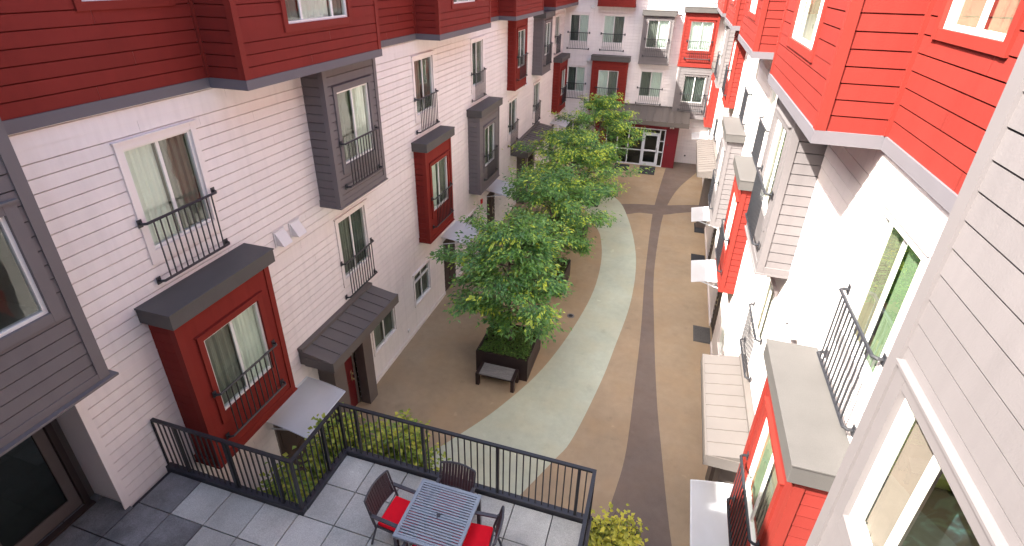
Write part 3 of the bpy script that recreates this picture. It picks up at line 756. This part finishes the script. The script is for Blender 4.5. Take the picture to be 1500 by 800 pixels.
def make_chair():
    o = thing('patio_chair', 'patio chair', 'chair', (0, 0, 0), 'chairs round the terrace table')
    W, D, SH, BH = .27, .26, .43, .90
    b = MB(); b.box(-W + .02, W - .02, -D, D, SH - .03, SH); b.build('seat', CHAIR_METAL, o)
    b = MB(); b.box(-W + .035, W - .035, -D + .02, D + .02, SH + .001, SH + .055); p = b.build('seat_pad', RED_PAD, o, bevel=.018)
    for x in (-W, W):
        l = MB(); l.bar((x, D - .01, 0), (x, D - .03, .645), .03, .03, up=(0, 1, 0)); l.build('leg', CHAIR_METAL, o)
        l = MB(); l.tube([(x, -D - .10, 0), (x, -D + .02, SH), (x * .97, -D - .05, BH * .80)], .017, 6); l.build('leg', CHAIR_METAL, o)
        a = MB(); a.box(x - .024, x + .024, -D - .035, D + .015, .645, .668); a.build('armrest', CHAIR_METAL, o)
    k = MB()
    def bk(x, z):
        t = (z - SH) / (BH - SH); return (x, -D + .01 - .115 * t - .035 * (1 - (x / W) ** 2), z)
    for i in range(11):
        x0 = -W + .02 + (2 * W - .04) * i / 11; x1 = x0 + (2 * W - .04) / 11 - .009
        ztop = BH - .012 + .03 * (1 - ((x0 + x1) / 2 / W) ** 2)
        for z0, z1 in ((SH + .10, SH + .26), (SH + .26, ztop)):
            q = [bk(x0, z0), bk(x1, z0), bk(x1, z1), bk(x0, z1)]; dd = .012
            k.solid([q[0], q[1], (q[1][0], q[1][1] - dd, q[1][2]), (q[0][0], q[0][1] - dd, q[0][2]), q[3], q[2], (q[2][0], q[2][1] - dd, q[2][2]), (q[3][0], q[3][1] - dd, q[3][2])])
    bo = k.build('backrest', CHAIR_SLING, o)
    e = MB(); n = 8
    def arc(off, dz): return [(x, bk(x, BH)[1] - .006 + off, BH + .03 * (1 - (x / W) ** 2) + dz) for x in [-W + 2 * W * i / n for i in range(n + 1)]]
    e.tube(arc(0, 0), .016, 6)
    for x in (-W, W): e.tube([bk(x, SH + .06), bk(x, SH + .25), bk(x, BH)], .014, 6)
    e.tube([(x, bk(x, SH + .1)[1] - .006, SH + .1) for x in [-W + 2 * W * i / n for i in range(n + 1)]], .013, 6)
    e.build('back_frame', CHAIR_METAL, bo)
    return o
ch = make_chair()
spots = [((-2.80, 4.16), -math.pi / 2 - .08, 'patio chair with red seat pad at the left side of the table'),
         ((-1.72, 4.13), math.pi / 2 + .10, 'patio chair with red seat pad right of the table, back seen edge on'),
         ((-2.20, 4.46), math.pi, 'patio chair between table and railing, only its slatted back showing'),
         ((-2.22, 3.70), 0, 'patio chair nearest the viewer, red pad just showing below the table edge')]
for i, ((x, y), a, lab) in enumerate(spots):
    c = ch if i == 0 else copy_tree(ch)
    c.location = (x, y, TZ + .002); c.rotation_euler = (0, 0, a); c['label'] = lab

# ------------------------------------------------------------------ planting
def leaf(V, Fc, T, p, dirv, up, L, W, tint, droop=.25):
    """one folded pointed leaf"""
    d = dirv.normalized(); s = d.cross(up)
    if s.length < 1e-3: s = Vector((1, 0, 0))
    s.normalize(); n = s.cross(d)
    i = len(V)
    mid = p + d * L * .45
    tip = p + d * L - n * L * droop
    V += [tuple(p), tuple(mid + s * W * .5 + n * W * .14), tuple(tip), tuple(mid - s * W * .5 + n * W * .14), tuple(mid - n * L * droop * .2)]
    Fc += [(i, i + 1, i + 4), (i + 1, i + 2, i + 4), (i, i + 4, i + 3), (i + 4, i + 2, i + 3)]
    T += [tint] * 5
def leaf_obj(name, V, Fc, T, mat, parent=None, loc=None):
    me = bpy.data.meshes.new(name); me.from_pydata(V, [], Fc); me.materials.append(mat)
    at = me.attributes.new('tint', 'FLOAT', 'POINT'); at.data.foreach_set('value', T)
    me.polygons.foreach_set('use_smooth', [False] * len(me.polygons)); me.update()
    o = bpy.data.objects.new(name, me); COL.objects.link(o)
    if parent is not None: o.parent = parent
    if loc: o.location = loc
    return o
def rv(rng): 
    while True:
        v = Vector((rng.uniform(-1, 1), rng.uniform(-1, 1), rng.uniform(-1, 1)))
        if .05 < v.length < 1: return v.normalized()

def tree(loc, h, R, seed, label, leafscale=1.0, lean=(0, 0), nl=9, dense=1.0, yellow=.12):
    rng = random.Random(seed)
    o = thing('courtyard_tree', label, 'tree', loc, 'trees in the dark planters')
    tk = MB(); V = []; Fc = []; T = []
    z1 = h * .27
    tk.tube([(0, 0, -.1), (.02, .01, z1 * .5), (lean[0] * .2, lean[1] * .2, z1), (lean[0] * .6, lean[1] * .6, h * .62), (lean[0], lean[1], h * .9)], [.075, .06, .05, .03, .008], 8)
    tips = []
    nb = 30
    for k in range(nb):
        f = k / (nb - 1)
        z0 = z1 * .7 + (h * .84 - z1 * .7) * f
        az = k * 2.39996 + rng.uniform(-.4, .4)
        prof = math.sin(math.pi * min(1, .22 + .78 * f * .98)) ** .7 if f > .32 else .62 + .38 * f / .32
        prof = max(.16, prof if f <= .32 else (1 - ((f - .32) / .68) ** 1.6) * .96 + .10)
        Lb = R * prof * rng.uniform(.62, 1.25)
        rise = (.35 + .5 * f) * Lb * rng.uniform(.5, 1.1)
        s = Vector((lean[0] * z0 / h * .9, lean[1] * z0 / h * .9, z0))
        pts = []
        for t in (0, .33, .66, 1):
            pts.append(s + Vector((math.cos(az + .2 * t) * Lb * t, math.sin(az + .2 * t) * Lb * t, rise * (t - .42 * t * t))))
        tk.tube(pts, [.026, .018, .011, .005], 5)
        # side twigs
        for q in range(int(4 + 7 * prof)):
            t = rng.uniform(.22, 1.0); i = min(2, int(t * 3)); g = t * 3 - i
            p = pts[i].lerp(pts[i + 1], g)
            dv = (pts[i + 1] - pts[i]).normalized()
            a2 = az + rng.choice((-1, 1)) * rng.uniform(.3, 1.4)
            tw = Vector((math.cos(a2), math.sin(a2), rng.uniform(-.15, .5))) * R * rng.uniform(.12, .34)
            e = p + tw
            tk.tube([p, p + tw * .5 + Vector((0, 0, .03)), e], [.007, .005, .003], 4, cap=False)
            tips.append((p, e, f))
        tips.append((pts[2], pts[3], f)); tips.append((pts[1], pts[2], f * .6))
        if k % 2 == 0: tips.append((pts[0].lerp(pts[1], .5) + Vector((0, 0, .05)), pts[1] + Vector((0, 0, .12)), f * .3))
    for p, e, f in tips:
        axis = (e - p); out = Vector((e.x, e.y, 0)); out = out.normalized() if out.length > .05 else Vector((1, 0, 0))
        yb = rng.random(); sp = rng.uniform(.75, 1.25)
        rad = math.hypot(e.x, e.y) / R
        cl = rng.uniform(-.14, .14)
        for q in range(int(44 * dense * sp)):
            t = rng.uniform(.15, 1.15)
            c = p + axis * t + Vector((rng.gauss(0, .115), rng.gauss(0, .115), rng.gauss(0, .065))) * (R / 2.0)
            dv = axis.normalized() * .6 + Vector((rng.uniform(-1, 1), rng.uniform(-1, 1), rng.uniform(-.6, .3))) * 1.0 + out * .3
            up = Vector((rng.gauss(0, .35), rng.gauss(0, .35), 1))
            tint = min(.99, max(0, rng.gauss(.34, .19) + cl * 1.4))
            if t > .85 and yb < yellow * (1.2 + f): tint = rng.uniform(.78, 1)
            L = rng.uniform(.10, .17) * leafscale
            leaf(V, Fc, T, c, dv, up, L, L * rng.uniform(.36, .5), tint, rng.uniform(.1, .4))
    tk.build('trunk', BARK, o, off=(0, 0, 0), smooth=True)
    leaf_obj('crown', V, Fc, T, LEAF, o)
    return o

PX = -3.66
trees = [(12.17, 4.55, 1.95, 'nearest courtyard tree, broad loose crown above the planter with the bench', 3, (-.1, .05), .10),
         (16.85, 4.3, 2.2, 'second courtyard tree, dark green crown just behind the nearest tree', 11, (.1, .1), .10),
         (21.1, 4.7, 2.35, 'third courtyard tree, bright yellow-green crown in the middle of the row', 23, (-.1, 0), .34),
         (25.6, 5.5, 2.1, 'farthest courtyard tree, tall slim crown reaching up before the lobby canopy', 37, (.7, .1), .34)]
plab = ['dark square planter box with a bench on its near side', 'dark planter box under the second tree, half hidden by leaves', 'dark planter box under the third tree, almost hidden by leaves', 'farthest dark planter box, near the lobby entrance']
for i, (y, h, R, lab, sd, ln, yl) in enumerate(trees):
    P = thing('planter', plab[i], 'planter', (PX, y, 0), 'dark planters along the courtyard')
    b = MB(); s = .79; w = .07
    for x0, x1, y0, y1 in ((-s, s, -s, -s + w), (-s, s, s - w, s), (-s, -s + w, -s + w, s - w), (s - w, s, -s + w, s - w)): b.box(x0, x1, y0, y1, .004, .75)
    b.build('box', PLANTER, P, off=(0, 0, 0))
    b = MB(); b.box(-s + w, s - w, -s + w, s - w, .05, .66); b.build('soil', SOIL, P, off=(0, 0, 0))
    tree((PX, y, .66), h, R, sd, lab, lean=ln, yellow=yl)
    V = []; Fc = []; Tt = []; rng = random.Random(100 + i)
    for k in range(2600 if i == 0 else 900):
        x = rng.uniform(-.74, .74); yy = rng.uniform(-.74, .74); hh = .06 + .12 * (math.sin(x * 7 + i) * math.sin(yy * 6 + 1) + 1) / 2
        a = rng.uniform(0, 6.28)
        L = rng.uniform(.05, .085)
        leaf(V, Fc, Tt, Vector((x, yy, hh * rng.uniform(.45, 1.1))), Vector((math.cos(a), math.sin(a), rng.uniform(-.1, .6))), Vector((rng.gauss(0, .4), rng.gauss(0, .4), 1)), L, L * .75, min(.99, max(0, rng.gauss(.42, .18))), .2)
    tag(leaf_obj('ground_cover', V, Fc, Tt, COVER, None, (PX, y, .66)), kind='stuff', label=['green ground cover filling the planter with the bench', 'ground cover in the second planter', 'ground cover in the third planter', 'ground cover in the farthest planter'][i], cat='ground cover')

B = thing('bench', 'short dark bench with weathered grey seat against the nearest planter', 'bench', (-3.68, 11.08, 0))
b = MB()
for k in range(5): b.box(-.475, .475, -.24 + k * .098, -.148 + k * .098, .39, .425)
b.build('seat', WEATHERED, B)
for x0 in (-.575, .475):
    b = MB(); b.box(x0, x0 + .1, -.27, .27, .35, .43); b.box(x0, x0 + .1, -.27, -.15, .004, .35); b.box(x0, x0 + .1, .15, .27, .004, .35); b.build('leg', PLANTER, B)
b = MB(); b.box(-.475, .475, -.22, .22, .34, .385); b.build('apron', PLANTER, B)

def shrub(loc, h, R, seed, mat, label, n=26, lf=.075, dens=26, dome=1.0):
    rng = random.Random(seed)
    o = thing('shrub', label, 'shrub', loc, 'shrubs below the terrace railing')
    st = MB(); V = []; Fc = []; T = []
    for k in range(n):
        a = rng.uniform(0, 6.28); r = R * math.sqrt(rng.random()); hh = h * rng.uniform(.62, 1.0) * (1 - .25 * dome * r / R)
        b0 = Vector((math.cos(a) * r * .4, math.sin(a) * r * .4, 0)); e = Vector((math.cos(a) * r, math.sin(a) * r, hh)); m = b0.lerp(e, .5) + Vector((rng.uniform(-.1, .1), rng.uniform(-.1, .1), .1))
        st.tube([b0, m, e], [.014, .01, .004], 5)
        for q in range(int(dens * hh)):
            t = rng.uniform(.22, 1.03); p = (b0.lerp(m, t * 2) if t < .5 else m.lerp(e, t * 2 - 1)) + Vector((rng.gauss(0, .10), rng.gauss(0, .10), rng.gauss(0, .06)))
            aa = rng.uniform(0, 6.28); L = rng.uniform(.7, 1.3) * lf
            tint = min(.99, max(0, rng.gauss(.40, .2) + (.32 if t > .86 else 0)))
            leaf(V, Fc, T, p, Vector((math.cos(aa), math.sin(aa), rng.uniform(-.4, .5))), Vector((rng.gauss(0, .4), rng.gauss(0, .4), 1)), L, L * .72, tint, .15)
    st.build('stem', BARK, o, off=(0, 0, 0)); leaf_obj('foliage', V, Fc, T, mat, o); return o
zp = .62
shrub((-5.75, 5.15, 0), 2.8, .55, 1, SHRUB, 'green shrub behind the left step of the railing, beside the red bay', 40, .10, 75)
shrub((-4.95, 4.72, 0), 3.15, .50, 2, SHRUB, 'tall leafy shrub in the inner corner of the railing', 46, .10, 75)
shrub((-5.25, 5.95, 0), 3.45, .62, 3, SHRUB, 'green shrub with shoots rising above the railing by the grey awning', 46, .10, 75)
shrub((-4.25, 6.2, zp), 2.8, .62, 4, SHRUB, 'bushy shrub behind the railing corner, next to the brown entry', 44, .10, 70)
shrub((-3.75, 6.3, zp), 2.4, .42, 5, SHRUB, 'sparse shrub with thin yellow-green shoots behind the left end of the long railing', 13, .095, 34)
shrub((.15, 6.1, zp), 2.1, .58, 6, YELLOW, 'yellow-green shrub outside the right corner of the terrace railing', 44, .09, 44, 1.8)
shrub((-.28, 6.0, zp), 1.25, .32, 8, YELLOW, 'low yellow shrub behind the last bars of the long railing', 22, .075, 50)

def trough(x0, x1, y0, y1, zt, label):
    o = thing('planter_trough', label, 'planter', ((x0 + x1) / 2, (y0 + y1) / 2, 0), 'troughs under the terrace edge')
    a, c = (x1 - x0) / 2, (y1 - y0) / 2; w = .07; b = MB()
    for p, q, r, s in ((-a, a, -c, -c + w), (-a, a, c - w, c), (-a, -a + w, -c + w, c - w), (a - w, a, -c + w, c - w)): b.box(p, q, r, s, .014, zt)
    b.build('box', PLANTER, o); b = MB(); b.box(-a + w, a - w, -c + w, c - w, .05, zt - .12); b.build('soil', SOIL, o)
trough(-4.5, -3.62, 5.9, 7.25, .75, 'dark planter trough behind the railing, just left of the far chair')
trough(-.95, .62, 5.45, 7.2, .75, 'dark planter trough holding the yellow shrubs at the terrace corner')

# ------------------------------------------------------------------ camera
cam = bpy.data.cameras.new('camera'); co = bpy.data.objects.new('camera', cam); COL.objects.link(co)
Rw = ((0.955387, 0.294882, 0.016757), (0.147791, -0.428168, -0.891532), (-0.255722, 0.854235, -0.452648))
co.matrix_world = Matrix(((Rw[0][0], -Rw[1][0], -Rw[2][0], 0), (Rw[0][1], -Rw[1][1], -Rw[2][1], 0), (Rw[0][2], -Rw[1][2], -Rw[2][2], 10.71), (0, 0, 0, 1)))
cam.sensor_width = 36; cam.sensor_fit = 'HORIZONTAL'; cam.lens = 765.2 / 1500 * 36; cam.shift_y = -53.28 / 1500
cam.clip_start = .05; cam.clip_end = 1000
SC.camera = co

# ------------------------------------------------------------------ light
w = bpy.data.worlds.new('World'); SC.world = w; w.use_nodes = True
nt = w.node_tree; nt.nodes.clear()
sky = nt.nodes.new('ShaderNodeTexSky'); sky.sky_type = 'NISHITA'; sky.sun_disc = False
to_sun = Vector((-.83, -.75, 1.24)).normalized()
el = math.asin(to_sun.z); az = math.atan2(to_sun.x, to_sun.y)
sky.sun_elevation = el; sky.sun_rotation = az; sky.air_density = 1.0; sky.dust_density = 4.0; sky.ozone_density = .6
bg = nt.nodes.new('ShaderNodeBackground'); bg.inputs[1].default_value = .15
ow = nt.nodes.new('ShaderNodeOutputWorld'); nt.links.new(sky.outputs[0], bg.inputs[0]); nt.links.new(bg.outputs[0], ow.inputs[0])
sl = bpy.data.lights.new('sun', 'SUN'); sl.energy = 5.0; sl.angle = math.radians(.55); sl.color = (1, .95, .87)
so = bpy.data.objects.new('sun', sl); COL.objects.link(so); so.rotation_euler = to_sun.to_track_quat('Z', 'Y').to_euler(); so.location = (-20, -20, 40)

SC.view_settings.view_transform = 'Standard'; SC.view_settings.look = 'None'; SC.view_settings.gamma = 1; SC.view_settings.exposure = 2.1
SC.cycles.use_denoising = True
SC.cycles.max_bounces = 10; SC.cycles.diffuse_bounces = 6; SC.cycles.transparent_max_bounces = 16
SC.cycles.sample_clamp_indirect = 6

for o in SC.objects:
    if '_o' in o: del o['_o']
